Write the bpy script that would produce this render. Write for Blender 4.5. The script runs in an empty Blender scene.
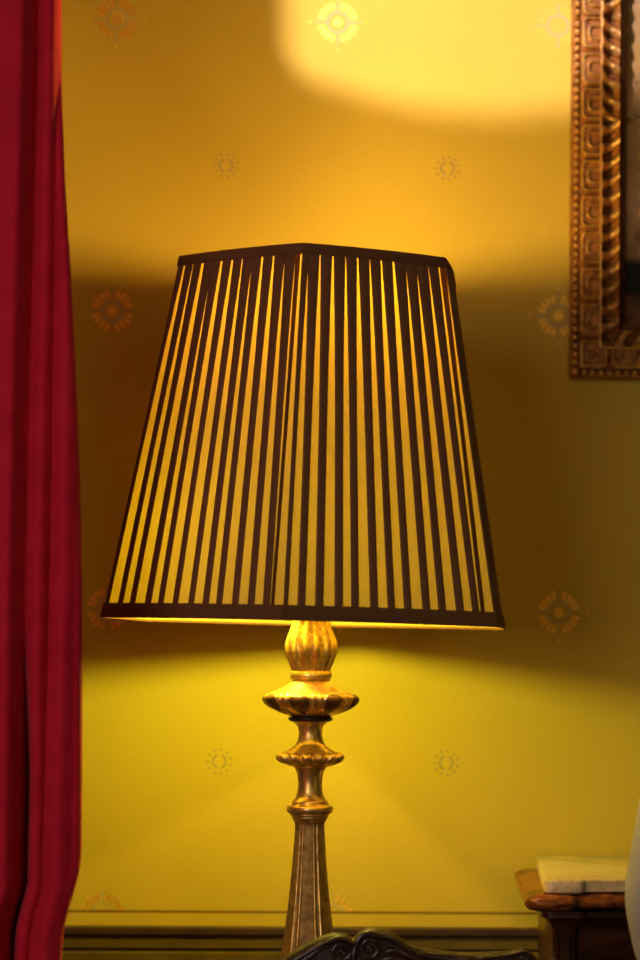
import bpy, bmesh, math, random
from mathutils import Vector, Matrix, noise as mnoise
random.seed(7)
S = bpy.context.scene
C = S.collection
PI = math.pi
R = math.radians
sin, cos = math.sin, math.cos

# ------------------------------------------------------------------ camera
EYE = 1.10                      # height of the eye above the floor
WY = 2.85                       # the papered wall
F_PX = 2267.0                   # 85 mm on a 36 mm tall frame, 960 px
YAW, PIT, ROL = 0.02585, R(5.0), 0.007443


def cam_axes():
    cy, sy, cp, sp = cos(YAW), sin(YAW), cos(PIT), sin(PIT)
    f = Vector((sy * cp, cy * cp, sp))
    r = Vector((cy, -sy, 0))
    u = r.cross(f)
    c, s = cos(ROL), sin(ROL)
    return f, c * r + s * u, -s * r + c * u


FW, RT, UP = cam_axes()


def at(u, v, Y):
    d = FW + RT * ((u - 320) / F_PX) - UP * ((v - 480) / F_PX)
    p = d * (Y / d.y)
    return Vector((p.x, p.y, p.z + EYE))


cd = bpy.data.cameras.new('camera')
cam = bpy.data.objects.new('camera', cd)
C.objects.link(cam)
m = Matrix((RT, UP, -FW)).transposed().to_4x4()
m.translation = Vector((0, 0, EYE))
cam.matrix_world = m
cd.sensor_fit = 'VERTICAL'
cd.sensor_height = 36
cd.sensor_width = 24
cd.lens = 36 * F_PX / 960
cd.clip_start = 0.05
cd.dof.use_dof = True
cd.dof.focus_distance = 2.42
cd.dof.aperture_fstop = 4.0
S.camera = cam


# ------------------------------------------------------------------ object helpers
def tag(o, label=None, cat=None, group=None, kind=None):
    if label: o['label'] = label
    if cat: o['category'] = cat
    if group: o['group'] = group
    if kind: o['kind'] = kind
    return o


def empty(name, loc):
    o = bpy.data.objects.new(name, None)
    o.empty_display_size = .05
    o.location = loc
    C.objects.link(o)
    return o


def obj(name, bm, mats, parent=None, smooth=True, angle=None):
    """bm is in world coordinates; parents are unrotated, unscaled."""
    me = bpy.data.meshes.new(name)
    bmesh.ops.recalc_face_normals(bm, faces=bm.faces)
    bm.to_mesh(me)
    bm.free()
    for mt in (mats if isinstance(mats, (list, tuple)) else [mats]):
        me.materials.append(mt)
    if smooth:
        me.polygons.foreach_set('use_smooth', [True] * len(me.polygons))
        if angle is not None:
            me.set_sharp_from_angle(angle=R(angle))
    o = bpy.data.objects.new(name, me)
    C.objects.link(o)
    if parent is not None:
        o.parent = parent
        w = Vector((0, 0, 0))
        p = parent
        while p is not None:
            w += p.location
            p = p.parent
        me.transform(Matrix.Translation(-w))
    return o


def box(bm, a, b, bev=0.0, seg=2):
    x0, y0, z0 = a
    x1, y1, z1 = b
    r = bmesh.ops.create_cube(bm, size=1)
    vs = r['verts']
    for v in vs:
        v.co = Vector(((x0 + x1) / 2 + v.co.x * (x1 - x0), (y0 + y1) / 2 + v.co.y * (y1 - y0),
                       (z0 + z1) / 2 + v.co.z * (z1 - z0)))
    if bev > 0:
        es = list({e for v in vs for e in v.link_edges})
        bmesh.ops.bevel(bm, geom=es, offset=bev, segments=seg, affect='EDGES', profile=.5)


def lathe(bm, prof, cx, cy, n=96, mod=None, matf=None, close=True):
    """prof: (r, z) list. mod(theta, k, r, z) -> (r, z)."""
    rings = []
    for k, (r, z) in enumerate(prof):
        ring = []
        for i in range(n):
            t = 2 * PI * i / n
            rr, zz = mod(t, k, r, z) if mod else (r, z)
            ring.append(bm.verts.new((cx + rr * sin(t), cy - rr * cos(t), zz)))   # t = 0 faces the room
        rings.append(ring)
    for k in range(len(rings) - 1):
        for i in range(n):
            j = (i + 1) % n
            fc = bm.faces.new((rings[k][i], rings[k][j], rings[k + 1][j], rings[k + 1][i]))
            if matf:
                fc.material_index = matf(2 * PI * (i + .5) / n, k)
    if close:
        for ring in (rings[0], rings[-1]):
            bm.faces.new(ring)


def spline(pts, n=6):
    """Catmull-Rom through 2-D or 3-D points."""
    P = [Vector(p) for p in pts]
    out = []
    for i in range(len(P) - 1):
        p0 = P[i - 1] if i else P[i] * 2 - P[i + 1]
        p1, p2 = P[i], P[i + 1]
        p3 = P[i + 2] if i + 2 < len(P) else P[i + 1] * 2 - P[i]
        for k in range(n):
            t = k / n
            out.append(.5 * ((2 * p1) + (p2 - p0) * t + (2 * p0 - 5 * p1 + 4 * p2 - p3) * t * t
                             + (3 * p1 - p0 - 3 * p2 + p3) * t ** 3))
    out.append(P[-1])
    return out


def tube(bm, pts, rad, n=10):
    """rad: a number or a function of 0..1 along the path."""
    rings = []
    L = len(pts)
    for i, p in enumerate(pts):
        d = (pts[min(i + 1, L - 1)] - pts[max(i - 1, 0)]).normalized()
        a = Vector((0, 1, 0)) if abs(d.y) < .9 else Vector((1, 0, 0))
        s = d.cross(a).normalized()
        w = s.cross(d).normalized()
        r = rad(i / (L - 1)) if callable(rad) else rad
        rings.append([bm.verts.new(p + r * (cos(2 * PI * k / n) * s + sin(2 * PI * k / n) * w)) for k in range(n)])
    for i in range(L - 1):
        for k in range(n):
            j = (k + 1) % n
            bm.faces.new((rings[i][k], rings[i][j], rings[i + 1][j], rings[i + 1][k]))
    bm.faces.new(rings[0])
    bm.faces.new(rings[-1])


def prism(bm, plan, z0, z1, inset_fn=None, levels=None):
    """A plan polygon (x, y) raised through levels [(offset, z)]; offset moves the outline outwards."""
    lv = levels or [(0, z0), (0, z1)]
    n = len(plan)
    rings = []
    A = sum(plan[i][0] * plan[(i + 1) % n][1] - plan[(i + 1) % n][0] * plan[i][1] for i in range(n))
    sg = 1 if A > 0 else -1
    for off, z in lv:
        ring = []
        for i in range(n):
            p0, p, p1 = Vector(plan[i - 1]), Vector(plan[i]), Vector(plan[(i + 1) % n])
            d0, d1 = (p - p0).normalized(), (p1 - p).normalized()
            n0, n1 = Vector((d0.y, -d0.x)) * sg, Vector((d1.y, -d1.x)) * sg
            b = (n0 + n1)
            b = b / max(.35, (1 + n0.dot(n1)))
            q = p + b * off
            ring.append(bm.verts.new((q.x, q.y, z)))
        rings.append(ring)
    for k in range(len(rings) - 1):
        for i in range(n):
            j = (i + 1) % n
            bm.faces.new((rings[k][i], rings[k][j], rings[k + 1][j], rings[k + 1][i]))
    bm.faces.new(rings[0])
    bm.faces.new(rings[-1])


# ------------------------------------------------------------------ material helpers
class NT:
    def __init__(self, name):
        self.m = bpy.data.materials.new(name)
        self.m.use_nodes = True
        self.t = self.m.node_tree
        self.t.nodes.clear()
        self.out = self.t.nodes.new('ShaderNodeOutputMaterial')

    def n(self, typ, **kw):
        nd = self.t.nodes.new(typ)
        for k, v in kw.items():
            setattr(nd, k, v)
        return nd

    def put(self, sock, v):
        if isinstance(v, bpy.types.NodeSocket):
            self.t.links.new(v, sock)
        elif v is not None:
            if hasattr(sock.default_value, '__len__'):
                v = tuple(v)
                if len(sock.default_value) == 4 and len(v) == 3: v = v + (1,)
            sock.default_value = v

    def math(self, op, a, b=None, c=None, clamp=False):
        nd = self.n('ShaderNodeMath', operation=op, use_clamp=clamp)
        self.put(nd.inputs[0], a)
        if b is not None: self.put(nd.inputs[1], b)
        if c is not None: self.put(nd.inputs[2], c)
        return nd.outputs[0]

    def step(self, x, a, b):
        """smooth 0 -> 1 while x goes a -> b (a may exceed b)"""
        nd = self.n('ShaderNodeMapRange', interpolation_type='SMOOTHSTEP')
        if a < b:
            lo, hi, t0, t1 = a, b, 0., 1.
        else:
            lo, hi, t0, t1 = b, a, 1., 0.
        self.put(nd.inputs[0], x)
        for i, v in zip((1, 2, 3, 4), (lo, hi, t0, t1)): nd.inputs[i].default_value = v
        return nd.outputs[0]

    def mix(self, f, a, b):
        nd = self.n('ShaderNodeMix', data_type='RGBA')
        self.put(nd.inputs[0], f)
        self.put(nd.inputs[6], a)
        self.put(nd.inputs[7], b)
        return nd.outputs[2]

    def coord(self, which='Object'):
        return self.n('ShaderNodeTexCoord').outputs[which]

    def mapping(self, vec, scale=(1, 1, 1), rot=(0, 0, 0)):
        nd = self.n('ShaderNodeMapping')
        self.put(nd.inputs[0], vec)
        nd.inputs['Scale'].default_value = scale
        nd.inputs['Rotation'].default_value = rot
        return nd.outputs[0]

    def noise(self, vec, scale, detail=3, rough=.5, dist=0.):
        nd = self.n('ShaderNodeTexNoise')
        self.put(nd.inputs['Vector'], vec)
        nd.inputs['Scale'].default_value = scale
        nd.inputs['Detail'].default_value = detail
        nd.inputs['Roughness'].default_value = rough
        nd.inputs['Distortion'].default_value = dist
        return nd.outputs[0]

    def bump(self, h, strength=.2, dist=.002):
        nd = self.n('ShaderNodeBump')
        nd.inputs['Strength'].default_value = strength
        nd.inputs['Distance'].default_value = dist
        self.put(nd.inputs['Height'], h)
        return nd.outputs[0]

    def bsdf(self, color, rough=.5, metal=0., normal=None, spec=.5, **kw):
        nd = self.n('ShaderNodeBsdfPrincipled')
        self.put(nd.inputs['Base Color'], color)
        self.put(nd.inputs['Roughness'], rough)
        self.put(nd.inputs['Metallic'], metal)
        self.put(nd.inputs['Specular IOR Level'], spec)
        if normal is not None: self.put(nd.inputs['Normal'], normal)
        for k, v in kw.items():
            self.put(nd.inputs[k.replace('_', ' ')], v)
        return nd.outputs[0]

    def done(self, sh):
        self.t.links.new(sh, self.out.inputs['Surface'])
        return self.m


def simple(name, color, rough=.5, metal=0., var=.0, scale=40, bump=0., spec=.5, **kw):
    k = NT(name)
    vec = k.coord()
    c = color
    nz = k.noise(vec, scale, 4)
    if var:
        c = k.mix(k.step(nz, .3, .7), tuple(x * (1 - var) for x in color), tuple(min(1, x * (1 + var)) for x in color))
    nm = k.bump(nz, bump, .002) if bump else None
    return k.done(k.bsdf(c, rough, metal, nm, spec, **kw))


# ------------------------------------------------------------------ wallpaper
OX, OZ, SX, SZ = 0.09233, 0.08463 + EYE, 2 * 0.141754, 2 * 0.188890
LINE_Z = at(300, 912.3, WY).z
PX = WY / F_PX                                  # a photo pixel on the wall, in metres


def wall_material():
    k = NT('stencilled_wallpaper')
    vec = k.coord()
    sep = k.n('ShaderNodeSeparateXYZ')
    k.put(sep.inputs[0], vec)
    X, Z = sep.outputs[0], sep.outputs[2]

    def cell(off):
        px = k.math('ADD', k.math('DIVIDE', k.math('SUBTRACT', X, OX), SX), off)
        pz = k.math('ADD', k.math('DIVIDE', k.math('SUBTRACT', Z, OZ), SZ), off)
        fx = k.math('MULTIPLY', k.math('SUBTRACT', px, k.math('ROUND', px)), SX / PX)
        fz = k.math('MULTIPLY', k.math('SUBTRACT', pz, k.math('ROUND', pz)), SZ / PX)
        r = k.math('SQRT', k.math('ADD', k.math('MULTIPLY', fx, fx), k.math('MULTIPLY', fz, fz)))
        return fx, fz, r, k.math('ARCTAN2', fz, fx)

    mul = lambda *a: a[0] if len(a) == 1 else k.math('MULTIPLY', a[0], mul(*a[1:]))
    mx = lambda a, b: k.math('MAXIMUM', a, b)
    ab = lambda a: k.math('ABSOLUTE', a)
    fx, fz, r, th = cell(0.0)
    deg = k.math('MULTIPLY', th, 180 / PI)
    a90 = k.math('FLOORED_MODULO', deg, 90.0)
    q = k.math('SUBTRACT', k.math('FLOORED_MODULO', k.math('SUBTRACT', a90, 8.0), 18.5), 9.25)
    inq = mul(k.math('GREATER_THAN', a90, 8.0), k.math('LESS_THAN', a90, 82.0))
    # a petal: rounded block at radius 17.3
    er = k.math('POWER', ab(k.math('DIVIDE', k.math('SUBTRACT', r, 17.3), 4.4)), 3.0)
    ea = k.math('POWER', ab(k.math('DIVIDE', k.math('MULTIPLY', q, .302), 2.15)), 3.0)
    petal = mul(k.step(k.math('ADD', er, ea), 1.3, .65), inq)
    dot = k.step(r, 5.6, 4.7)
    # four outlying dots on the axes
    d4 = k.math('SQRT', k.math('ADD', k.math('POWER', k.math('SUBTRACT', mx(ab(fx), ab(fz)), 28.5), 2.0),
                               k.math('POWER', k.math('MINIMUM', ab(fx), ab(fz)), 2.0)))
    d4 = k.step(d4, 1.7, .9)
    gold = mx(mx(petal, dot), d4)
    ring = k.step(ab(k.math('SUBTRACT', r, 10.3)), 1.9, 1.0)
    arm = mul(k.step(k.math('MINIMUM', ab(fx), ab(fz)), 1.3, .6), k.step(r, 10.5, 11.5), k.step(r, 25.5, 22.5))
    silver = mx(ring, arm)
    # the small sprig between
    gx, gz, gr, gt = cell(0.5)
    sring = mul(k.step(ab(k.math('SUBTRACT', gr, 6.4)), 1.35, .6), k.step(ab(gx), 1.2, 2.4))
    ga = k.math('SUBTRACT', k.math('FLOORED_MODULO', k.math('ADD', gt, PI * 2), 2 * PI / 11), PI / 11)
    sd = k.math('SQRT', k.math('ADD', k.math('POWER', k.math('SUBTRACT', gr, 11.6), 2.0),
                               k.math('POWER', mul(ga, 11.6), 2.0)))
    sdot = k.step(sd, 1.75, .8)
    sprig = mx(sring, sdot)
    above = k.step(Z, LINE_Z - .0004, LINE_Z + .0004)
    gold, silver, sprig = mul(gold, above), mul(silver, above), mul(sprig, above)
    line = k.step(ab(k.math('SUBTRACT', Z, LINE_Z)), .0020, .0012)
    # worn paint
    wear = k.step(k.noise(vec, 260, 3, .6), .25, .55)
    gold = mul(gold, k.math('MULTIPLY_ADD', wear, .35, .65))
    silver = mul(silver, k.math('MULTIPLY_ADD', wear, .25, .45))
    sprig = mul(sprig, k.math('MULTIPLY_ADD', wear, .3, .5))
    weave = k.noise(vec, 420, 2, .7)
    cloud = k.noise(vec, 5, 3, .5)
    base = k.mix(cloud, (.55, .40, .042), (.63, .46, .054))
    base = k.mix(k.step(weave, .2, .8), base, k.mix(.5, base, (.70, .53, .08)))
    col = k.mix(gold, base, (.95, .61, .09))
    col = k.mix(silver, col, (.60, .46, .22))
    col = k.mix(sprig, col, (.24, .225, .15))
    col = k.mix(line, col, (.23, .125, .022))
    met = k.math('ADD', k.math('MULTIPLY', gold, .82), k.math('MULTIPLY', silver, .40), clamp=True)
    nm = k.bump(weave, .10, .0006)
    return k.done(k.bsdf(col, k.math('SUBTRACT', .82, k.math('MULTIPLY', met, .36)), met, nm, .18))


M = {}
M['wall'] = wall_material()
M['wood_trim'] = simple('brown_painted_moulding', (.050, .021, .005), .5, var=.25, scale=25, bump=.05)
M['dado'] = simple('dado_paint', (.30, .20, .04), .6, var=.1, scale=8)
M['floor'] = simple('floor_boards', (.13, .065, .03), .45, var=.3, scale=6)
M['ceiling'] = simple('ceiling_plaster', (.6, .52, .40), .9, var=.05, scale=10)


def gilt(name, gold=(.86, .60, .16), dark=(.27, .145, .032), lo=.38, hi=.62, scale=55, rough=.30, metal=.92, bump=.15):
    k = NT(name)
    vec = k.coord()
    a = k.noise(vec, scale, 5, .62, .4)
    b = k.noise(vec, scale * 5, 3, .6)
    w = k.step(k.math('ADD', k.math('MULTIPLY', a, .75), k.math('MULTIPLY', b, .25)), lo, hi)
    col = k.mix(w, dark, gold)
    rg = k.math('MULTIPLY_ADD', w, -.22, rough + .22)
    return k.done(k.bsdf(col, rg, k.math('MULTIPLY_ADD', w, metal * .45, metal * .55), k.bump(a, bump, .0015), .4))


M['gilt'] = gilt('worn_lamp_gilding', lo=.30, hi=.58)
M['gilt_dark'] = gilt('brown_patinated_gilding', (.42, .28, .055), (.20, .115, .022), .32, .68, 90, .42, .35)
M['vase_flute'] = gilt('vase_flute_patina', (.72, .48, .12), (.22, .11, .025), .36, .66, 80, .34, .7)
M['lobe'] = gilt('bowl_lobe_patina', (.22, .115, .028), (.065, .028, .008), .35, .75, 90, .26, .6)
M['gilt_frame'] = gilt('picture_frame_gilding', (.46, .19, .032), (.15, .048, .010), .34, .62, 70, .45, .5, .3)
M['gilt_high'] = gilt('picture_frame_worn_high_gold', (.70, .43, .11), (.30, .14, .03), .30, .62, 70, .36, .72, .25)
M['frame_edge'] = gilt('frame_inner_fillet_gilding', (.26, .115, .025), (.10, .04, .01), .3, .7, 60, .42, .5)
M['black'] = simple('blackened_ring', (.03, .018, .01), .35, .3)


# ------------------------------------------------------------------ the setting
def structure(name, bm, mat, smooth=False):
    return tag(obj(name, bm, mat, None, smooth), kind='structure')


XL, XR, YF, ZC = -1.9, 2.0, -1.6, 2.75
bm = bmesh.new(); box(bm, (XL, WY, 0), (XR, WY + .1, ZC)); structure('wall_back', bm, M['wall'])
bm = bmesh.new(); box(bm, (XL, YF, -.1), (XR, WY + .1, 0)); structure('floor', bm, M['floor'])
bm = bmesh.new(); box(bm, (XL, YF, ZC), (XR, WY + .1, ZC + .1)); structure('ceiling', bm, M['ceiling'])


def rail(bm, prof, x0, x1):
    """prof: (out from wall, z) from the bottom to the top."""
    vs = [[bm.verts.new((x, WY - a, z)) for a, z in prof] for x in (x0, x1)]
    for i in range(len(prof) - 1):
        bm.faces.new((vs[0][i], vs[1][i], vs[1][i + 1], vs[0][i + 1]))
    bm.faces.new(vs[0]); bm.faces.new(vs[1])


RZ = at(300, 926.3, WY).z
p = PX
bm = bmesh.new()
prof = [(0, RZ - 62 * p), (.006, RZ - 62 * p), (.010, RZ - 50 * p), (.010, RZ - 44 * p), (.020, RZ - 34 * p), (.021, RZ - 25 * p),
        (.013, RZ - 23.5 * p), (.013, RZ - 21.5 * p), (.016, RZ - 20 * p), (.017, RZ - 12 * p), (.015, RZ - 9.0 * p), (.021, RZ - 7.6 * p),
        (.0222, RZ - 6 * p), (.0222, RZ - .5 * p), (.0217, RZ), (0, RZ)]
rail(bm, prof, XL, XR)
bm.faces.ensure_lookup_table()
for fc in bm.faces:
    zc = sum(v.co.z for v in fc.verts) / len(fc.verts)
    if len(fc.verts) == 4 and (zc < RZ - 9 * p) and not (RZ - 24 * p < zc < RZ - 20.5 * p):
        fc.material_index = 1
M['olive_trim'] = simple('olive_brown_moulding', (.14, .095, .013), .5, var=.15, scale=25)
structure('trim_1', bm, [M['wood_trim'], M['olive_trim']])
bm = bmesh.new()
rail(bm, [(0, .001), (.018, .001), (.018, .10), (.012, .115), (.008, .125), (0, .13)], XL, XR)
structure('baseboard_back', bm, M['wood_trim'])


# ------------------------------------------------------------------ crimson curtain
def curtain():
    k = NT('crimson_velvet')
    vec = k.coord()
    nz = k.noise(vec, 30, 4, .6)
    th = k.noise(k.mapping(vec, (900, 900, 60)), 1, 2)
    col = k.mix(k.step(nz, .3, .7), (.58, .010, .032), (.69, .016, .042))
    mat = k.done(k.bsdf(col, .8, 0, k.bump(th, .12, .001), .15, Sheen_Weight=.35, Sheen_Roughness=.4, Sheen_Tint=(.9, .25, .3)))
    bm = bmesh.new()
    # the free edge, as it hangs: a slight outward sweep that gathers in towards the tie
    Y0 = 2.15
    edge = [(-700, 50), (-300, 53), (0, 57), (60, 57), (180, 62), (280, 69), (380, 73.5), (480, 76.5), (600, 78.5), (760, 78.5), (850, 78),
            (870, 76.5), (890, 71), (910, 65), (930, 60), (960, 58), (1010, 60), (1100, 66), (1300, 74), (1700, 80)]
    ez = [(at(u, v, Y0).z, at(u, v, Y0).x) for v, u in edge]
    ez.sort()

    def xe(z):
        if z <= ez[0][0]: return ez[0][1]
        if z >= ez[-1][0]: return ez[-1][1]
        for (a, xa), (b, xb) in zip(ez, ez[1:]):
            if a <= z <= b:
                t = (z - a) / (b - a)
                return xa + (xb - xa) * t
    # fold plan: s = distance from the free edge in photo px at Y0; y offset towards the room negative
    px = Y0 / F_PX
    zs = [.012 + i * (2.58 / 260) for i in range(261)]
    ss = [i * .75 for i in range(0, 420)]
    zt = lambda v: at(40, v, Y0).z
    z_hi, z_lo = zt(600), zt(800)
    rows = []
    for z in zs:
        row = []
        g = min(1, max(0, (z_hi - z) / (z_hi - z_lo)))
        g = g * g * (3 - 2 * g)                        # lower part: the valley deepens
        eu = (xe(z) / Y0 - .0258) * F_PX + 320        # photo column of the free edge here
        gat = max(0, 78 - eu) if z < zt(870) else 0
        for s in ss:
            u = eu - s + gat

            def bumpf(c, w, h):
                return h * math.exp(-((u - c) / w) ** 2)
            y = 0
            y -= bumpf(64, 10, .012)
            y += bumpf(48.5, 3.2, .009)
            y -= bumpf(40, 6, .010)
            y += bumpf(25 + 4 * g, 5.5 + 2.0 * g, .010 + .055 * g)     # the valley deepens lower down
            y -= .024 * (1 - min(1, max(0, (u - 13) / 11)) ** 1.0) + .0006 * max(0, 13 - u) * (u < 13) * .0
            y += .010 * g * min(1, max(0, (24 - u) / 14)) 
            if u < -18:
                y += (.035 + .022 * sin((-18 - u) / 13.5)) * min(1, (-18 - u) / 30)
            y += .004 * mnoise.noise(Vector((s * .03, z * 3, 0)))
            if s < 2: y += (2 - s) * .004
            row.append(bm.verts.new((xe(z) - s * px + .0025 * mnoise.noise(Vector((s * .02, z * 2.2, 5))), Y0 + y, z)))
        rows.append(row)
    for a, b in zip(rows, rows[1:]):
        for i in range(len(ss) - 1):
            bm.faces.new((a[i], a[i + 1], b[i + 1], b[i]))
    o = obj('curtain', bm, mat)
    o.modifiers.new('thick', 'SOLIDIFY').thickness = .003
    return tag(o, 'crimson curtain hanging in deep vertical folds down the left side', 'curtain')


curtain()

# ------------------------------------------------------------------ lamp table (below the frame)
LX, LY = 0.0562, 2.5
TABLE_Z = at(309, 1022, LY).z
M['table'] = simple('dark_polished_table_wood', (.10, .04, .015), .25, var=.3, scale=14)
t = tag(empty('side_table', (LX - .03, LY, 0)), 'dark wooden side table carrying the gilded lamp', 'table')
bm = bmesh.new(); box(bm, (-.20, 2.29, TABLE_Z - .028), (.272, 2.80, TABLE_Z), .006); obj('tabletop', bm, M['table'], t, angle=40)
bm = bmesh.new(); box(bm, (-.175, 2.315, TABLE_Z - .11), (.247, 2.775, TABLE_Z - .0285)); obj('apron', bm, M['table'], t, False)
for x in (-.172, .208):
    for y in (2.318, 2.736):
        bm = bmesh.new()
        lathe(bm, [(.012, 0), (.016, .02), (.012, .05), (.015, .2), (.020, TABLE_Z - .25), (.026, TABLE_Z - .18), (.02, TABLE_Z - .15),
                   (.02, TABLE_Z - .112)], x + .018, y + .018, 24)
        obj('leg', bm, M['table'], t)

# ------------------------------------------------------------------ the lamp
lamp = tag(empty('table_lamp', (LX, LY, TABLE_Z)), 'lit gilded table lamp with a brown pleated six-sided shade', 'lamp')
zl = lambda v: at(310, v, LY).z
q = LY / F_PX


def P(*vw):
    return [(w * q, zl(v)) for v, w in vw]


def dense(prof, n=5):
    return [(max(.0005, v.x), v.y) for v in spline([Vector((a, b)) for a, b in prof], n)]


# fluted vase under the shade
pr = dense(P((671.3, 19.6), (667, 20.6), (660, 23.6), (653, 25.9), (647, 26.2), (640, 25.0), (632, 22.0), (625, 19.4), (619, 18.6), (612, 19.5), (606, 19.8), (604, 16)), 5)


def flute(nl, depth, ph=0.0, sharp=.55):
    def f(t, k, r, z):
        c = abs(sin(nl * (t - ph) / 2)) ** sharp
        return r * (1 - depth + depth * c), z
    return f


bm = bmesh.new(); lathe(bm, pr, LX, LY, 280, lambda t, k, r, z: (r * (1.02 - .12 * abs(sin(7 * (t - R(12)))) ** .6), z), lambda t, k: 1 if abs(sin(7 * (t - R(12)))) > .72 and 3 < k < len(pr) - 4 else 0)
obj('fluted_vase', bm, [M['gilt'], M['vase_flute']], lamp)
bm = bmesh.new()
lathe(bm, dense(P((679.8, 18.4), (678.8, 20.3), (676.5, 21), (674, 20.8), (671.6, 20), (671, 18)), 4), LX, LY, 96)
obj('collar', bm, M['gilt'], lamp)

# gadrooned bowl: eight dark lobes between double gilded ribs
pr = dense(P((716.8, 19), (714.5, 26), (711.0, 35), (706.5, 43), (702, 47.0), (698.5, 47.8), (695.5, 46), (693.2, 41.5), (691.5, 36.5), (688.5, 30), (684.5, 23.5), (681.5, 19.6), (679.6, 17.5)), 5)
NK = len(pr)
ph = R(-16)


def lobe_w(t):
    a = ((t - ph + PI / 8) % (PI / 4)) - PI / 8
    return abs(a) / (PI / 8)              # 0 in the lobe's middle, 1 on the rib


def bowl_mod(t, k, r, z):
    u = k / (NK - 1)
    band = max(0, 1 - ((u - .33) / .27) ** 2)
    w = lobe_w(t)
    prof = (1 - (w / .62) ** 2) if w < .62 else 0
    rib = .5 + .5 * cos((w - .80) / .10 * PI) if abs(w - .80) < .10 else 0
    dr = band * (.10 * prof + .045 * rib - .055)
    return r * (1 + dr * .8), z


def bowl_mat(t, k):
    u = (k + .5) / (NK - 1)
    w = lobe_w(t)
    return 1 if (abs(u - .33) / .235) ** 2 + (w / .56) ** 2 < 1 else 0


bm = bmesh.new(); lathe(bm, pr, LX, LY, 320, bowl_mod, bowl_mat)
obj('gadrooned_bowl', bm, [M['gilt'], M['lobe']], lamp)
bm = bmesh.new()
lathe(bm, dense(P((721.5, 17), (721, 21), (719, 22.2), (717.4, 21.6), (716.4, 18)), 4), LX, LY, 80)
tag(obj('dark_ring', bm, M['black'], lamp), 'blackened ring under the bowl')
bm = bmesh.new()
lathe(bm, dense(P((752.5, 27.5), (750, 22.5), (746.5, 16.5), (742, 13.4), (735, 11.9), (729, 12.2), (725, 14), (722.8, 17), (721.2, 19)), 5), LX, LY, 96)
obj('neck', bm, M['gilt'], lamp)
pr = dense(P((766.3, 14), (765.3, 22), (763.5, 28.5), (760.5, 31.5), (757.5, 31.8), (754.8, 30), (752.6, 26.5), (751.4, 21)), 5)
NP = len(pr)


def petal_mod(t, k, r, z):
    u = k / (NP - 1)
    b = sin(PI * min(1, max(0, u))) ** .6
    c = abs(sin(14 * (t - R(4)) / 2)) ** .7
    return r * (1 + b * (.26 * c - .19)), z + b * (.0028 * (c - .5))


bm = bmesh.new(); lathe(bm, pr, LX, LY, 300, petal_mod)
obj('petal_disc', bm, M['gilt'], lamp)
bm = bmesh.new()
lathe(bm, dense(P((815.8, 19), (814.8, 19.6), (813.5, 19.4), (812.8, 21.4), (810.5, 23.2), (807.5, 23.2), (805.3, 21.6), (804, 18.8), (801.5, 18), (799, 15.5), (795, 13.4), (788, 12.1), (780, 12.1), (773, 13.4),
                  (768.5, 15.2), (766.2, 17), (765.6, 15)), 4), LX, LY, 96)
obj('spool', bm, M['gilt'], lamp)
# fluted column spreading to the foot
cpts = [(1000, 36), (985, 31.5), (970, 29), (955, 26.6), (941, 24.6), (927, 22.9), (904, 20.2), (881, 17.9), (858, 16.1), (838, 14.8), (826, 14.2), (822, 15.2), (819.5, 17), (817.5, 18), (815.5, 17.5)]
pr = dense(P(*cpts), 5)


def col_w(t):
    a = ((t + R(7) + PI / 6) % (PI / 3)) - PI / 6
    return abs(a) / (PI / 6)


def col_mod(t, k, r, z):
    if k > len(pr) - 22:
        f = max(0, (len(pr) - 10 - k) / 12)
    else:
        f = 1
    w = col_w(t)
    if w < .64:
        d = -.085 * (1 - .35 * (w / .64) ** 2)
    elif w < .84:
        d = .030 * sin((w - .64) / .20 * PI) ** .6
    else:
        d = -.05 * sin((w - .84) / .16 * PI / 2)
    return r * (1 + d * max(0, min(1, f))), z


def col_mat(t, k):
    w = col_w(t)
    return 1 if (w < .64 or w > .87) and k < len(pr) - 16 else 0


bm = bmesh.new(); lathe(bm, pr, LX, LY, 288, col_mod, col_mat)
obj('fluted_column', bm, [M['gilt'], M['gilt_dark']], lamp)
bm = bmesh.new()
lathe(bm, [(.078, TABLE_Z), (.080, TABLE_Z + .004), (.079, TABLE_Z + .009), (.070, TABLE_Z + .011), (.066, TABLE_Z + .015), (.052, TABLE_Z + .019),
           (.046, TABLE_Z + .022), (.040, zl(1000) - .0002), (.03, zl(1000))], LX, LY, 96)
obj('base', bm, M['gilt'], lamp)

# --- the shade
TH0 = R(-8.0)
ZB, ZT = zl(622.0), zl(271.0)
SB, ST = Vector((.0553, LY, ZB)), Vector((.0632, LY, ZT))    # axis leans a little
RB, RTOP = .2390, .1650


def hexpt(k, f, out=0.0):
    """corner k at fraction f from the bottom (0) to the top (1)"""
    r = RB + (RTOP - RB) * f + out
    a = TH0 + k * PI / 3
    c = SB.lerp(ST, f)
    lean = (ST.x - SB.x) / (ZT - ZB)
    x = r * sin(a)
    return Vector((c.x + x, c.y - r * cos(a), c.z - lean * x * .9 - .012 * r * cos(a)))


def face_pt(k, s, f, out=0.0):
    """on panel k, s 0..1 across, f up; bowed out very slightly; out along the panel's normal"""
    a, b = hexpt(k, f), hexpt(k + 1, f)
    nrm = Vector((sin(TH0 + (k + .5) * PI / 3), -cos(TH0 + (k + .5) * PI / 3), .18)).normalized()
    bow = .0030 * 4 * s * (1 - s)
    return a.lerp(b, s) + nrm * (out + bow)


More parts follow.
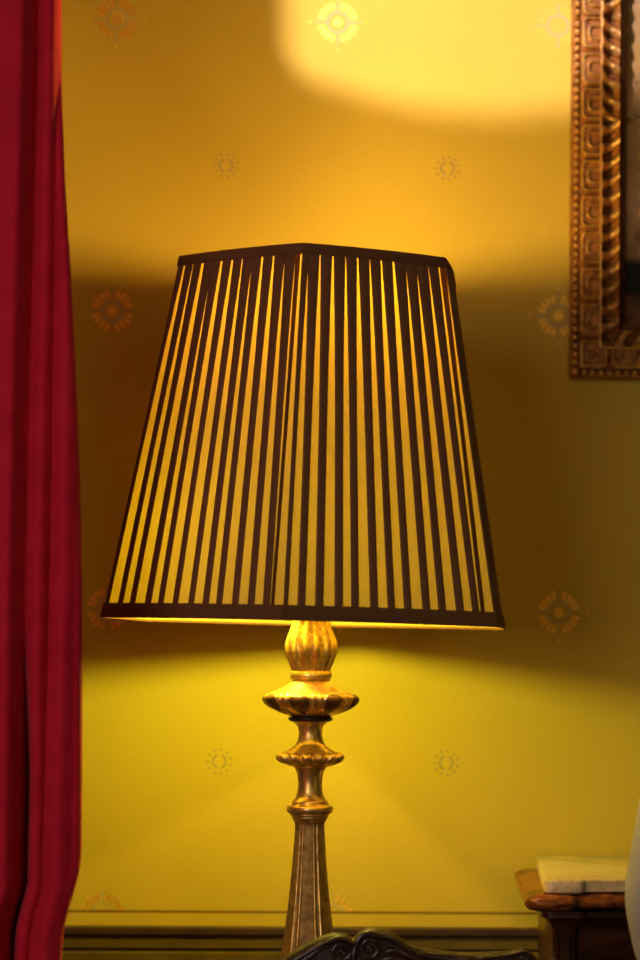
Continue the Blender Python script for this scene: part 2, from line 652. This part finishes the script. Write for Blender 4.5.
def shade_materials():
    k = NT('amber_shade_silk')
    vec = k.coord()
    thr = k.noise(k.mapping(vec, (520, 520, 8)), 1, 3, .6)
    col = k.mix(k.step(thr, .3, .75), (.175, .104, .006), (.225, .138, .009))
    tr = k.n('ShaderNodeBsdfTranslucent'); k.put(tr.inputs[0], col)
    df = k.n('ShaderNodeBsdfDiffuse'); k.put(df.inputs[0], (.72, .52, .13, 1))
    mx = k.n('ShaderNodeMixShader'); mx.inputs[0].default_value = .42
    k.t.links.new(df.outputs[0], mx.inputs[1]); k.t.links.new(tr.outputs[0], mx.inputs[2])
    silk = k.done(mx.outputs[0])
    k = NT('brown_pleat_silk')
    vec = k.coord()
    thr = k.noise(k.mapping(vec, (600, 600, 12)), 1, 2, .6)
    col = k.mix(thr, (.15, .064, .019), (.20, .088, .027))
    pleat = k.done(k.bsdf(col, .7, 0, k.bump(thr, .1, .0006), .25, Sheen_Weight=.1, Sheen_Roughness=.5))
    k = NT('brown_shade_binding')
    vec = k.coord()
    rib = k.noise(k.mapping(vec, (900, 900, 900)), 1, 2)
    col = k.mix(rib, (.13, .058, .018), (.18, .08, .026))
    bind = k.done(k.bsdf(col, .75, 0, k.bump(rib, .25, .0006), .2))
    k = NT('cream_shade_lining')
    lin = k.done(k.bsdf((.80, .62, .30), .8, 0, None, .1))
    k = NT('doubled_shade_silk')
    tr = k.n('ShaderNodeBsdfTranslucent'); k.put(tr.inputs[0], (.42, .27, .10, 1))
    df = k.n('ShaderNodeBsdfDiffuse'); k.put(df.inputs[0], (.16, .08, .025, 1))
    mx = k.n('ShaderNodeMixShader'); mx.inputs[0].default_value = .55
    k.t.links.new(df.outputs[0], mx.inputs[1]); k.t.links.new(tr.outputs[0], mx.inputs[2])
    fold = k.done(mx.outputs[0])
    return silk, pleat, bind, lin, fold


silk, pleat, bind, lin, fold = shade_materials()
bm = bmesh.new()
NF = 26
NS = 12
for kf in range(6):
    # the single layer of translucent silk
    g = [[bm.verts.new(face_pt(kf, s / NS, f / NF)) for s in range(NS + 1)] for f in range(NF + 1)]
    for f in range(NF):
        for s in range(NS):
            bm.faces.new((g[f][s], g[f][s + 1], g[f + 1][s + 1], g[f + 1][s])).material_index = 0
    # folded pleats over it: constant width, so the gaps close towards the top
    npl = 12
    cur = -.012
    pos = []
    for i in range(npl + 1):
        pos.append(i / npl + (random.uniform(-.007, .007) if 0 < i < npl else 0))
    for i, c in enumerate(pos):
        w = random.uniform(.0080, .0093) if 0 < i < npl else .0098
        pm = 1
        if i == npl:                            # beside each corner only a soft doubled fold
            c, w, pm = 1 - .66 / npl, .0046, 2
        drift = random.uniform(-.07, .07) / npl
        lift = .0011 + .0007 * random.random()
        rows = []
        tw = random.uniform(.95, 1.2)
        for f in range(NF + 1):
            ff = f / NF
            La = (hexpt(kf, ff) - hexpt(kf + 1, ff)).length
            cc = c + drift * ff * (0 if i == 0 else 1) + (.36 / npl * ff if i == npl else 0)
            e_ = min(1, max(0, (ff - .45) / .53))
            ww = w * (1 + .46 * e_ * e_ * tw)
            hs = ww / 2 / La
            a0, a1 = cc - hs, cc + hs
            row = [face_pt(kf, min(1.0, max(0.0, a0)), ff, .0002), face_pt(kf, min(1, max(0, a0 * .82 + a1 * .18)), ff, lift),
                   face_pt(kf, min(1, max(0, a0 * .3 + a1 * .7)), ff, lift * 1.25), face_pt(kf, min(1, max(0, a1)), ff, lift * .9),
                   face_pt(kf, min(1, max(0, a1)), ff, .0002)]
            rows.append([bm.verts.new(v) for v in row])
        for f in range(NF):
            for j in range(4):
                fc = bm.faces.new((rows[f][j], rows[f][j + 1], rows[f + 1][j + 1], rows[f + 1][j]))
                fc.material_index = pm
            fc = bm.faces.new((rows[f][4], rows[f][0], rows[f + 1][0], rows[f + 1][4]))
            fc.material_index = pm
shade = obj('lamp_shade', bm, [silk, pleat, fold], lamp, angle=35)
tag(shade, 'brown pleated silk shade glowing amber between the pleats')


def band(name, f0, f1, mat, parent, th=.0022):
    bm = bmesh.new()
    NSB = 8
    rings = []
    fm = (f0 + f1) / 2
    for f, o in ((f0, .0002), (f0, th * .8), (f0 * .8 + fm * .2, th * 1.15), (f1 * .8 + fm * .2, th * 1.15), (f1, th * .8), (f1, .0002)):
        ring = []
        for kf in range(6):
            for s in range(NSB):
                ring.append(bm.verts.new(face_pt(kf, s / NSB, f, 0)))
        ctr = SB.lerp(ST, f)
        for v in ring:
            d = Vector((v.co.x - ctr.x, v.co.y - ctr.y, 0)).normalized()
            v.co += d * o
        rings.append(ring)
    n = len(rings[0])
    for i in range(len(rings)):
        j = (i + 1) % len(rings)
        for a in range(n):
            b = (a + 1) % n
            bm.faces.new((rings[i][a], rings[i][b], rings[j][b], rings[j][a]))
    return obj(name, bm, mat, parent, angle=40)


band('bottom_binding', -.006, .034, bind, shade, .0028)
band('top_binding', .974, 1.004, bind, shade, .0026)
# wire spider at the top and stem that carries the shade
M['brass'] = simple('aged_brass', (.50, .32, .10), .35, .9, var=.1)
bm = bmesh.new()
ctop = SB.lerp(ST, .975)
for kf in range(0, 6, 2):
    tube(bm, [hexpt(kf, .975) * .985 + ctop * .015, hexpt(kf, .975) * .5 + ctop * .5 - Vector((0, 0, .003)), ctop], .0016, 8)
obj('spider', bm, M['brass'], shade)
ZS = zl(604)
bm = bmesh.new()
tube(bm, [Vector((LX, LY, ZS - .002)), Vector((LX, LY, ZS + .15)), ctop + Vector((0, 0, -.05)), ctop + Vector((0, 0, .004))], .0042, 12)
obj('stem_rod', bm, M['brass'], lamp)
bm = bmesh.new()
lathe(bm, [(.004, ctop.z + .004), (.009, ctop.z + .006), (.006, ctop.z + .009), (.009, ctop.z + .014), (.004, ctop.z + .020), (.001, ctop.z + .021)], ctop.x, ctop.y, 24)
obj('finial', bm, M['brass'], lamp)


def bulb_material(name, color, strength):
    k = NT(name)
    e = k.n('ShaderNodeEmission')
    k.put(e.inputs[0], color)
    e.inputs[1].default_value = strength
    return k.done(e.outputs[0])


# (offset in x, offset in y, height above the shade's lower rim, colour, strength)
BULBS = [(.020, -.040, ZT - ZB - .040, (1.0, .63, .18), 640, 1), (-.050, .010, .060, (1.0, .92, .10), 390, -1)]
for i, (dx, dy, h, colr, stg, sg) in enumerate(BULBS):
    c = Vector((LX + dx, LY + dy, ZB + h))
    sc = 1
    Z = lambda d: c.z + sg * d * sc
    od = lambda L: L if sg > 0 else L[::-1]
    bm = bmesh.new()
    lathe(bm, od([(.0115, Z(-.062)), (.0125, Z(-.050)), (.0135, Z(-.034)), (.0125, Z(-.0245))]), c.x, c.y, 24)
    zz = Z(-.0625)
    tube(bm, [Vector((LX, LY, zz - .012 * sg)), Vector((LX + dx * .5, LY + dy * .5, zz - .016 * sg)), Vector((c.x, c.y, zz - .006 * sg)), Vector((c.x, c.y, zz))], .004, 10)
    obj('socket', bm, M['brass'], lamp)
    bm = bmesh.new()
    pb = [(.008, Z(-.0243)), (.011, Z(-.017)), (.017, Z(-.006)), (.019, Z(.004)), (.016, Z(.015)), (.009, Z(.0215)), (.0008, Z(.0235))]
    lathe(bm, [(r * sc, z) for r, z in dense(pb, 3)], c.x, c.y, 24)
    tag(obj('bulb', bm, bulb_material('glowing_bulb', colr, stg), lamp), 'glowing bulb inside the shade')


# ------------------------------------------------------------------ the painting in its carved frame
def smooth01(x):
    x = min(1, max(0, x))
    return x * x * (3 - 2 * x)


def picture():
    bl = at(568.6, 378.5, WY)
    tl = at(572.0, 0, WY)
    ang = math.atan2(tl.x - bl.x, tl.z - bl.z) * .8
    root = tag(empty('framed_painting', (bl.x, WY, bl.z)), 'framed painting in a carved gilt frame on the yellow wall', 'painting')
    W, H = .74, .92
    fwid = .968 * 57.5 * 2.80 / F_PX
    px = .968 * 2.80 / F_PX
    D = .050

    def height(a, t):
        """a = px from the outer edge, t = metres along; returns depth in m"""
        s = t / px
        if a < 7.5:                                             # bead-and-reel strip
            u = ((s / 8.9) % 1) - .5
            b = max(0, 1 - (abs(u) / .40) ** 2.5) * max(0, 1 - ((a - 3.9) / 3.4) ** 2)
            return .024 + .008 * math.sqrt(b)
        if a < 27:                                              # arcade band
            base = .033 + .004 * smooth01((a - 7.5) / 4)
            per = 38.6
            u = abs(((s / per) % 1) - .5) * 2                    # 0 centre, 1 between motifs
            x = (a - 8.5) / 17.0                                # 0 outer .. 1 inner
            # two nested arches, open to the inside
            def arch(half, start, wid):
                rx, ru = 5.0, 5.0                               # corner radius in px
                X, U = (x - start) * 17, (half - u) * per / 2    # px inside the arch from its back and from its side
                if X > rx: d = abs(U)
                elif U > ru: d = abs(X)
                else: d = abs(math.hypot(rx - X, ru - U) - rx)
                return max(0, 1 - (d / wid) ** 2)
            h = .0050 * math.sqrt(arch(.80, .03, 1.5)) + .0045 * math.sqrt(arch(.38, .36, 1.4))
            if u > .92: h -= .003 * (u - .92) / .08
            return base + h
        if a < 29.5:
            return .043 + .0015 * (1 - ((a - 28.2) / 1.4) ** 2)
        if a < 48:                                              # curling leaves in the hollow
            x = (a - 29.5) / 18.5
            sw = s - (11.5 if s < 272 else -13) * x ** 1.5          # ridges sweep towards the sight edge, mirrored at mid height
            per = 19.3
            u = (sw / per) % 1
            hol = .044 - .020 * sin(PI * (x * .85 + .1)) ** 1.2
            ridge = max(0, 1 - (abs(u - .5) / .36) ** 2)
            ridge = ridge * sin(PI * min(1, x * .8 + .18)) ** .7
            rib2 = max(0, 1 - (abs(u - .02) / .09) ** 2) + max(0, 1 - (abs(u - .98) / .09) ** 2)
            return hol + .013 * ridge ** .8 + .004 * rib2 * sin(PI * x)
        if a < 50:
            return .030
        if a < 53.2:
            return .028 - .002 * abs(a - 51.6)
        return .022 - .0011 * (a - 53.2)

    def relief(a, t):
        """how far the carving stands up here, 0..1: worn bright on the high parts"""
        h = height(a, t)
        if a < 7.5: return (h - .024) / .008
        if a < 27: return (h - .033 - .004 * smooth01((a - 7.5) / 4)) / .005
        if a < 29.5: return .9
        x = (a - 29.5) / 18.5
        return (h - (.044 - .020 * sin(PI * (x * .85 + .1)) ** 1.2)) / .0115
    NA = 116
    A = [57.5 * i / (NA - 1) for i in range(NA)]

    def bar(bm, L, fn, nt):
        grid = []
        for i in range(nt + 1):
            row = []
            for a in A:
                aa = a * px
                t = aa + (L - 2 * aa) * i / nt
                hgt = height(a, t if t < L / 2 else L - t)
                row.append(bm.verts.new(fn(aa, t, hgt)))
            # back lip
            grid.append(row)
        lip0 = [bm.verts.new(fn(0, L * i / nt, 0)) for i in range(nt + 1)]
        lip1 = [bm.verts.new(fn(fwid, fwid + (L - 2 * fwid) * i / nt, 0.006)) for i in range(nt + 1)]
        for i in range(nt):
            for j in range(NA - 1):
                fc = bm.faces.new((grid[i][j], grid[i + 1][j], grid[i + 1][j + 1], grid[i][j + 1]))
                if A[j] > 48.2:
                    fc.material_index = 1
                else:
                    aa = A[j] * px
                    t = aa + (L - 2 * aa) * (i + .5) / nt
                    fc.material_index = 2 if relief(A[j] + .25, min(t, L - t)) > .42 else 0
            bm.faces.new((lip0[i], lip0[i + 1], grid[i + 1][0], grid[i][0]))
            bm.faces.new((grid[i][-1], grid[i + 1][-1], lip1[i + 1], lip1[i])).material_index = 1

    rot = Matrix.Rotation(ang, 3, 'Y')
    org = Vector((bl.x, WY, bl.z))

    def place(x, z, h):
        return org + rot @ Vector((x, 0, z)) + Vector((0, -h - .001, 0))
    for nm, L, fn, nt in (('left', H, lambda a, t, h: place(a, t, h), 760), ('bottom', W, lambda a, t, h: place(t, a, h), 620),
                          ('right', H, lambda a, t, h: place(W - a, t, h), 260), ('top', W, lambda a, t, h: place(t, H - a, h), 220)):
        bm = bmesh.new()
        bar(bm, L, fn, nt)
        obj('frame_rail', bm, [M['gilt_frame'], M['frame_edge'], M['gilt_high']], root, angle=60)
    # canvas
    k = NT('oil_landscape')
    vec = k.coord()
    sep = k.n('ShaderNodeSeparateXYZ'); k.put(sep.inputs[0], vec)
    Zc = sep.outputs[2]
    warp = k.noise(vec, 9, 5, .6, .5)
    zz = k.math('ADD', Zc, k.math('MULTIPLY', k.math('SUBTRACT', warp, .5), .16))
    cr = k.n('ShaderNodeValToRGB')
    k.put(cr.inputs[0], k.math('DIVIDE', zz, .5))
    els = [(.0, (.05, .030, .012)), (.16, (.20, .08, .025)), (.21, (.020, .022, .012)), (.30, (.022, .026, .016)), (.36, (.50, .29, .11)),
           (.46, (.60, .36, .17)), (.58, (.46, .27, .07)), (.72, (.54, .32, .10)), (.85, (.40, .24, .06)), (1.0, (.42, .27, .12))]
    e = cr.color_ramp.elements
    e[0].position, e[0].color = els[0][0], els[0][1] + (1,)
    e[1].position, e[1].color = els[-1][0], els[-1][1] + (1,)
    for pz, cc in els[1:-1]:
        x = e.new(pz); x.color = cc + (1,)
    blot = k.step(k.noise(vec, 22, 6, .7, 1.2), .44, .36)
    col = k.mix(k.math('MULTIPLY', blot, .6), cr.outputs[0], (.028, .030, .016))
    strokes = k.noise(k.mapping(vec, (60, 60, 160)), 1, 4, .7)
    cm = k.done(k.bsdf(col, .7, 0, k.bump(strokes, .3, .001), .12))
    bm = bmesh.new()
    c4 = [place(x, z, .012) for x, z in ((fwid - .004, fwid - .004), (W - fwid + .004, fwid - .004), (W - fwid + .004, H - fwid + .004), (fwid - .004, H - fwid + .004))]
    b4 = [v + Vector((0, .010, 0)) for v in c4]
    f4 = [bm.verts.new(v) for v in c4]; g4 = [bm.verts.new(v) for v in b4]
    bm.faces.new(f4); bm.faces.new(g4[::-1])
    for i in range(4):
        bm.faces.new((f4[i], g4[i], g4[(i + 1) % 4], f4[(i + 1) % 4]))
    obj('canvas', bm, cm, root, False)


picture()


# ------------------------------------------------------------------ marble-topped commode on the right
def commode():
    k = NT('cream_marble')
    vec = k.coord()
    v1 = k.noise(vec, 14, 6, .65, 1.6)
    vein = k.step(k.math('ABSOLUTE', k.math('SUBTRACT', v1, .5)), .035, .0)
    cl = k.noise(vec, 6, 4)
    col = k.mix(cl, (.62, .53, .31), (.72, .62, .39))
    col = k.mix(k.math('MULTIPLY', vein, .45), col, (.30, .24, .14))
    marble = k.done(k.bsdf(col, .28, 0, None, .5))
    k = NT('figured_mahogany')
    vec = k.coord()
    fig = k.noise(k.mapping(vec, (22, 22, 70)), 1, 4, .6, 1.5)
    col = k.mix(k.step(fig, .36, .66), (.060, .016, .005), (.34, .105, .022))
    mahog = k.done(k.bsdf(col, .32, 0, None, .3, Coat_Weight=.12, Coat_Roughness=.1))
    k = NT('dark_mahogany')
    vec = k.coord()
    fig = k.noise(k.mapping(vec, (8, 8, 50)), 1, 4, .6, .8)
    col = k.mix(k.step(fig, .3, .7), (.035, .011, .004), (.085, .028, .009))
    dark = k.done(k.bsdf(col, .3, 0, None, .5))
    ZM = at(545, 879.5, 2.50).z
    TH = .0155
    XE = .98
    root = tag(empty('commode', (.64, 2.66, 0)), 'dark mahogany commode with a cream marble top against the wall', 'commode')

    def arc(cx, cy, r, a0, a1, n=8):
        return [(cx + r * cos(R(a0 + (a1 - a0) * i / n)), cy + r * sin(R(a0 + (a1 - a0) * i / n))) for i in range(n + 1)]

    def plan(xl, xs, xr, xb, y0, yr, yb0, yb1):
        """left: front block at xl, side at xs, rear block at xb; front block y0, recessed front yr; mirrored on the right"""
        r = .010
        P1 = arc(xl + r, y0 + r, r, 180, 270)                # front-left block corner
        wb = .044
        P2 = arc(xl + wb - .008, y0 + .008, .008, 270, 350, 5)
        left = [(xb, yb1)] + P1 + P2 + [(xl + wb + .003, yr)]
        right = [(xr - (x - xl), y) for x, y in left][::-1]
        return left + right

    # marble slab
    pl = plan(.3130, .336, XE, .346, 2.495, 2.507, 2.68, WY - .012)
    bm = bmesh.new()
    prism(bm, pl, 0, 0, levels=[(-.0025, ZM - TH), (0, ZM - TH + .002), (0, ZM - .0025), (-.0012, ZM - .0010), (-.0045, ZM - .0003), (-.0075, ZM)])
    tag(obj('marble_top', bm, marble, root, angle=50), 'cream marble top with grey veins')
    # bullnose moulding under the slab
    zm = ZM - TH - .0003
    h = .0185
    pl = plan(.2985, .328, XE + .0145, .3255, 2.487, 2.500, 2.735, WY - .012)
    bm = bmesh.new()
    lv = [(-.008, zm - h)] + [(.0085 * sin(PI * i / 8) ** .8 - .001, zm - h + h * i / 8) for i in range(1, 8)] + [(-.006, zm)]
    prism(bm, pl, 0, 0, levels=lv)
    obj('moulding', bm, mahog, root, angle=50)
    # cove and carcase
    zc = zm - h - .0003
    pl = plan(.3135, .338, XE, .331, 2.500, 2.512, 2.735, WY - .012)
    bm = bmesh.new()
    prism(bm, pl, 0, 0, levels=[(-.016, .12), (-.016, zc - .075), (-.014, zc - .072), (-.016, zc - .069), (-.0155, zc - .030), (-.012, zc - .018), (-.004, zc - .009), (.003, zc - .007), (.003, zc)])
    body = obj('carcase', bm, dark, root, angle=50)
    for j in range(3):
        z0 = .15 + j * .205
        bm = bmesh.new(); box(bm, (.40, 2.508, z0), (.895, 2.526, z0 + .19), .004)
        d = obj('drawer', bm, mahog, root, angle=50)
        for x in (.50, .795):
            bm = bmesh.new()
            tube(bm, [Vector((x, 2.509, z0 + .095)), Vector((x, 2.497, z0 + .095)), Vector((x, 2.490, z0 + .095))], lambda t: .006 + .008 * t, 16)
            obj('knob', bm, M['brass'], d)
    for x in (.345, .950):
        for y in (2.535, 2.80):
            bm = bmesh.new()
            lathe(bm, [(.016, 0), (.024, .02), (.028, .05), (.022, .085), (.026, .119)], x, y, 24)
            obj('foot', bm, dark, root)


commode()


# ------------------------------------------------------------------ carved chair in front
def chair():
    k = NT('dark_carved_walnut')
    vec = k.coord()
    fig = k.noise(k.mapping(vec, (30, 30, 90)), 1, 4, .6, .8)
    col = k.mix(k.step(fig, .3, .7), (.020, .009, .005), (.055, .024, .010))
    wood = k.done(k.bsdf(col, .27, 0, k.bump(fig, .1, .001), .5, Coat_Weight=.5, Coat_Roughness=.16))
    fab = simple('dark_green_upholstery', (.05, .06, .02), .8, var=.2, scale=60, bump=.2)
    Yc = 2.235
    A = lambda u, v, dy=0: at(u, v, Yc) + Vector((0, dy, 0))
    ctr = at(408, 1000, Yc)
    root = tag(empty('carved_chair', (ctr.x, Yc - .2, 0)), 'dark carved wooden chair whose scrolled crest rises before the lamp', 'chair')
    top = [(266, 985), (272, 971), (280, 960.5), (291, 952), (303, 945), (316, 938), (327, 933.6), (336, 932), (344, 933), (350, 936), (353, 937.4), (356, 934.5), (362, 930), (370, 927.4), (379, 927.6),
           (390, 931), (399, 936.5), (408, 942.8), (420, 946.8), (435, 949.2), (450, 951), (466, 952.6), (480, 952.2), (494, 951.0), (508, 950.4), (516, 948.8), (523, 948.4), (529, 950.5), (534, 955), (539, 962), (545, 974), (549, 986)]
    tp = [v for v in spline([Vector(p) for p in top], 4)]
    bot = [(549, 1012), (500, 1010), (450, 1006), (408, 1004), (360, 1006), (310, 1010), (266, 1012)]
    bp = [Vector(b) for b in bot]
    outline = tp + bp
    bm = bmesh.new()
    lay = []
    cen = Vector((408, 1000))
    for dy, ins in ((-.017, 3.2), (-.021, 5.5), (-.013, .8), (-.007, 0), (.009, 0), (.014, 2.5)):
        pass
    for dy, ins in ((-.0175, 3.4), (-.0155, 1.2), (-.011, 0), (.0, .2), (.006, 1.6), (.010, 4.5)):
        ring = []
        n = len(outline)
        for i, p in enumerate(outline):
            d = (outline[(i + 1) % n] - outline[i - 1])
            nr = Vector((d.y, -d.x)).normalized()          # outline runs clockwise on screen: this points outwards
            pp = p - nr * ins
            ring.append(bm.verts.new(A(pp.x, pp.y, dy)))
        lay.append(ring)
    n = len(outline)
    for a, b in zip(lay, lay[1:]):
        for i in range(n):
            j = (i + 1) % n
            bm.faces.new((a[i], a[j], b[j], b[i]))
    f1 = bm.faces.new(lay[0]); f2 = bm.faces.new(lay[-1])
    bmesh.ops.triangulate(bm, faces=[f1, f2])
    crest = obj('crest_rail', bm, wood, root, angle=60)

    crest.data.materials[0] = simple('carved_ground_walnut', (.030, .013, .006), .55, var=.3, scale=40, bump=.15, spec=.25)
    px = Yc / F_PX

    def carve(name, pts, r0, r1, dy=-.0185, mid=None, spl=6):
        bm = bmesh.new()
        ps = [A(p.x, p.y, dy) for p in spline([Vector(p) for p in pts], spl)]
        if mid:
            fr = lambda t: (r0 + (mid - r0) * sin(PI * t) if t < .5 else r1 + (mid - r1) * sin(PI * t)) * px
        else:
            fr = lambda t: (r0 + (r1 - r0) * t) * px
        tube(bm, ps, fr, 12)
        return obj(name, bm, wood, crest)

    def volute(cx, cy, r, turns, a0, sgn, r0, r1, tail=()):
        pts = list(tail)
        N = int(14 * turns)
        for i in range(N + 1):
            t = i / N
            a = R(a0) + sgn * t * turns * 2 * PI
            rr = r * (1 - .84 * t)
            pts.append((cx + rr * cos(a), cy - rr * sin(a)))
        carve('scroll', pts, r0, r1, spl=3)
        bm = bmesh.new()
        c = A(cx, cy, -.0195)
        bmesh.ops.create_uvsphere(bm, u_segments=14, v_segments=8, radius=2.9 * px, matrix=Matrix.Translation(c))
        obj('scroll_eye', bm, wood, crest)

    # left volute, its rim sweeping up from the shoulder
    volute(340, 948.5, 12.5, 1.7, 110, -1, 3.0, 1.3, [(283, 966), (296, 957), (309, 949.5), (322, 942.2)])
    # taller right volute
    volute(368, 945, 14.5, 1.9, 60, 1, 3.2, 1.3, [(414, 951), (402, 944), (391, 936.5)])
    # leaf ribs
    carve('leaf_rib', [(384, 950), (394, 948), (404, 952), (416, 957), (430, 960)], 1.6, 1.0, mid=3.2)
    carve('leaf_rib', [(380, 958), (392, 956), (404, 960), (420, 966), (440, 969)], 1.6, 1.0, mid=3.4)
    carve('leaf_rib', [(405, 949), (420, 953), (436, 955.5), (452, 957), (470, 957.5)], 1.2, 1.2, mid=3.0)
    carve('leaf_rib', [(432, 962), (448, 963), (466, 963.5), (484, 961), (498, 957.5)], 1.2, 1.2, mid=3.0)
    carve('leaf_rib', [(316, 957), (308, 962), (302, 970), (300, 980)], 1.4, 1.0, mid=3.0)
    carve('leaf_rib', [(328, 962), (322, 968), (318, 976), (318, 986)], 1.4, 1.0, mid=3.0)
    carve('leaf_rib', [(354, 944), (353, 952), (352, 962), (354, 974)], 1.6, .9, mid=2.6)
    volute(521, 955.5, 6.0, 1.3, 120, -1, 2.0, 1.0, [(476, 956.4), (492, 955), (506, 953.2)])
    volute(497, 960, 4.6, 1.2, 60, 1, 1.7, .9, [(524, 966), (514, 963), (505, 958)])
    for pts in ([(330, 943), (318, 948), (308, 955), (296, 962), (286, 972)], [(345, 966), (338, 972), (330, 980), (326, 990)], [(360, 966), (366, 976), (376, 984), (390, 988)],
                [(388, 942), (396, 945.5), (404, 950.5), (412, 955.5)], [(420, 950), (430, 952.5), (444, 953.5), (456, 954.5)], [(446, 958), (458, 960), (472, 960), (484, 957.5)],
                [(396, 968), (410, 972), (426, 974), (444, 974)], [(372, 962), (382, 967), (394, 975), (408, 981)], [(506, 966), (494, 968), (480, 969), (466, 969.5)]):
        carve('leaf_rib', pts, 1.0, .9, mid=2.3)
    # stiles, back panel, seat, legs
    xl, xr = at(276, 1000, Yc).x, at(540, 1000, Yc).x
    zc = at(408, 1006, Yc).z
    for x in (xl, xr):
        bm = bmesh.new(); box(bm, (x - .017, Yc - .016, 0), (x + .017, Yc + .016, zc - .0005 + .0), .005)
        obj('rear_post', bm, wood, root, angle=40)
    bm = bmesh.new(); box(bm, (xl + .018, Yc - .012, .50), (xr - .018, Yc + .010, zc - .006), .004)
    obj('back_panel', bm, fab, root, angle=40)
    bm = bmesh.new(); box(bm, (xl - .03, Yc - .44, .37), (xr + .03, Yc - .017, .42), .006)
    obj('seat_rail', bm, wood, root, angle=40)
    bm = bmesh.new(); box(bm, (xl - .02, Yc - .43, .4205), (xr + .02, Yc - .022, .475), .022, 4)
    obj('seat_cushion', bm, fab, root, angle=40)
    for x in (xl - .005, xr + .005):
        bm = bmesh.new()
        lathe(bm, [(.014, 0), (.02, .015), (.013, .04), (.016, .2), (.024, .32), (.024, .3695)], x, Yc - .41, 24)
        obj('front_leg', bm, wood, root)


chair()


# ------------------------------------------------------------------ pale vase at the right edge, on a small stand
def vase():
    Yv = 2.2
    qv = Yv / F_PX
    uc = 716
    k = NT('pale_lavender_glaze')
    vec = k.coord()
    nz = k.noise(vec, 12, 3)
    col = k.mix(nz, (.36, .32, .43), (.41, .36, .48))
    mat = k.done(k.bsdf(col, .5, 0, None, .3))
    cx = at(uc, 900, Yv).x
    pts = [(1068, 44), (1066, 48), (1050, 47), (1020, 55), (990, 68), (957, 79.5), (933, 85), (913, 88.4), (897, 89.6), (880, 88.5), (855, 84.5), (828, 80), (805, 75.5), (770, 66), (735, 52), (705, 40), (685, 36), (665, 40), (655, 46), (651, 47)]
    pr = dense([(w * qv, at(640, v, Yv).z) for v, w in pts], 4)
    z0 = pr[0][1]
    root = tag(empty('vase', (cx, Yv, z0)), 'pale lavender-white rounded vase cut off by the right edge', 'vase')
    bm = bmesh.new()
    inner = [(r - .005, z) for r, z in pr[::-1] if z > z0 + .02]
    lathe(bm, pr + inner, cx, Yv, 96)
    obj('vase_body', bm, mat, root)
    s = tag(empty('plant_stand', (cx, Yv, 0)), 'small round wooden stand under the pale vase', 'stand')
    bm = bmesh.new(); lathe(bm, [(.12, z0 - .022), (.125, z0 - .015), (.125, z0 - .006), (.12, z0 - .0003)], cx, Yv, 64)
    obj('stand_top', bm, M['table'], s, angle=50)
    bm = bmesh.new(); lathe(bm, [(.10, 0), (.10, .02), (.03, .045), (.022, .10), (.03, .35), (.02, .55), (.05, z0 - .0225)], cx, Yv, 48)
    obj('pedestal', bm, M['table'], s)


vase()

# ------------------------------------------------------------------ light of the room
w = bpy.data.worlds.new('room')
S.world = w
w.use_nodes = True
bg = w.node_tree.nodes.get('Background') or w.node_tree.nodes.new('ShaderNodeBackground')
bg.inputs[0].default_value = (.50, .36, .22, 1)
bg.inputs[1].default_value = .030


def area(name, loc, aim, sx, sy, power, color):
    d = bpy.data.lights.new(name, 'AREA')
    d.shape = 'RECTANGLE'
    d.size, d.size_y = sx, sy
    d.energy = power
    d.color = color
    o = bpy.data.objects.new(name, d)
    o.location = loc
    o.rotation_euler = (Vector(aim) - Vector(loc)).to_track_quat('-Z', 'Y').to_euler()
    C.objects.link(o)
    return o


dl = area('window_daylight', (-.9, .05, 1.55), (-.1, 2.2, 1.1), .8, 1.1, 5.8, (1.0, .80, .78))
dl.data.spread = R(120)
area('room_lamp', (.84, -.6, 1.87), (.3, 2.6, 1.2), .45, .35, 2.5, (1.0, .74, .42))
d = bpy.data.lights.new('ceiling_spot', 'SPOT')
d.energy = 190
d.color = (1.0, .80, 1.05)
d.spot_size = R(42)
d.spot_blend = .10
d.shadow_soft_size = .022
o = bpy.data.objects.new('ceiling_spot', d)
o.location = (-.413, 1.6, 2.68)
o.rotation_euler = (at(375, -332, WY) - o.location).to_track_quat('-Z', 'Y').to_euler()
C.objects.link(o)

S.view_settings.view_transform = 'Standard'
S.view_settings.look = 'None'
S.view_settings.exposure = 0.0
S.view_settings.gamma = 1.0
S.cycles.use_denoising = True
S.cycles.max_bounces = 8
S.cycles.caustics_reflective = False
S.cycles.caustics_refractive = False
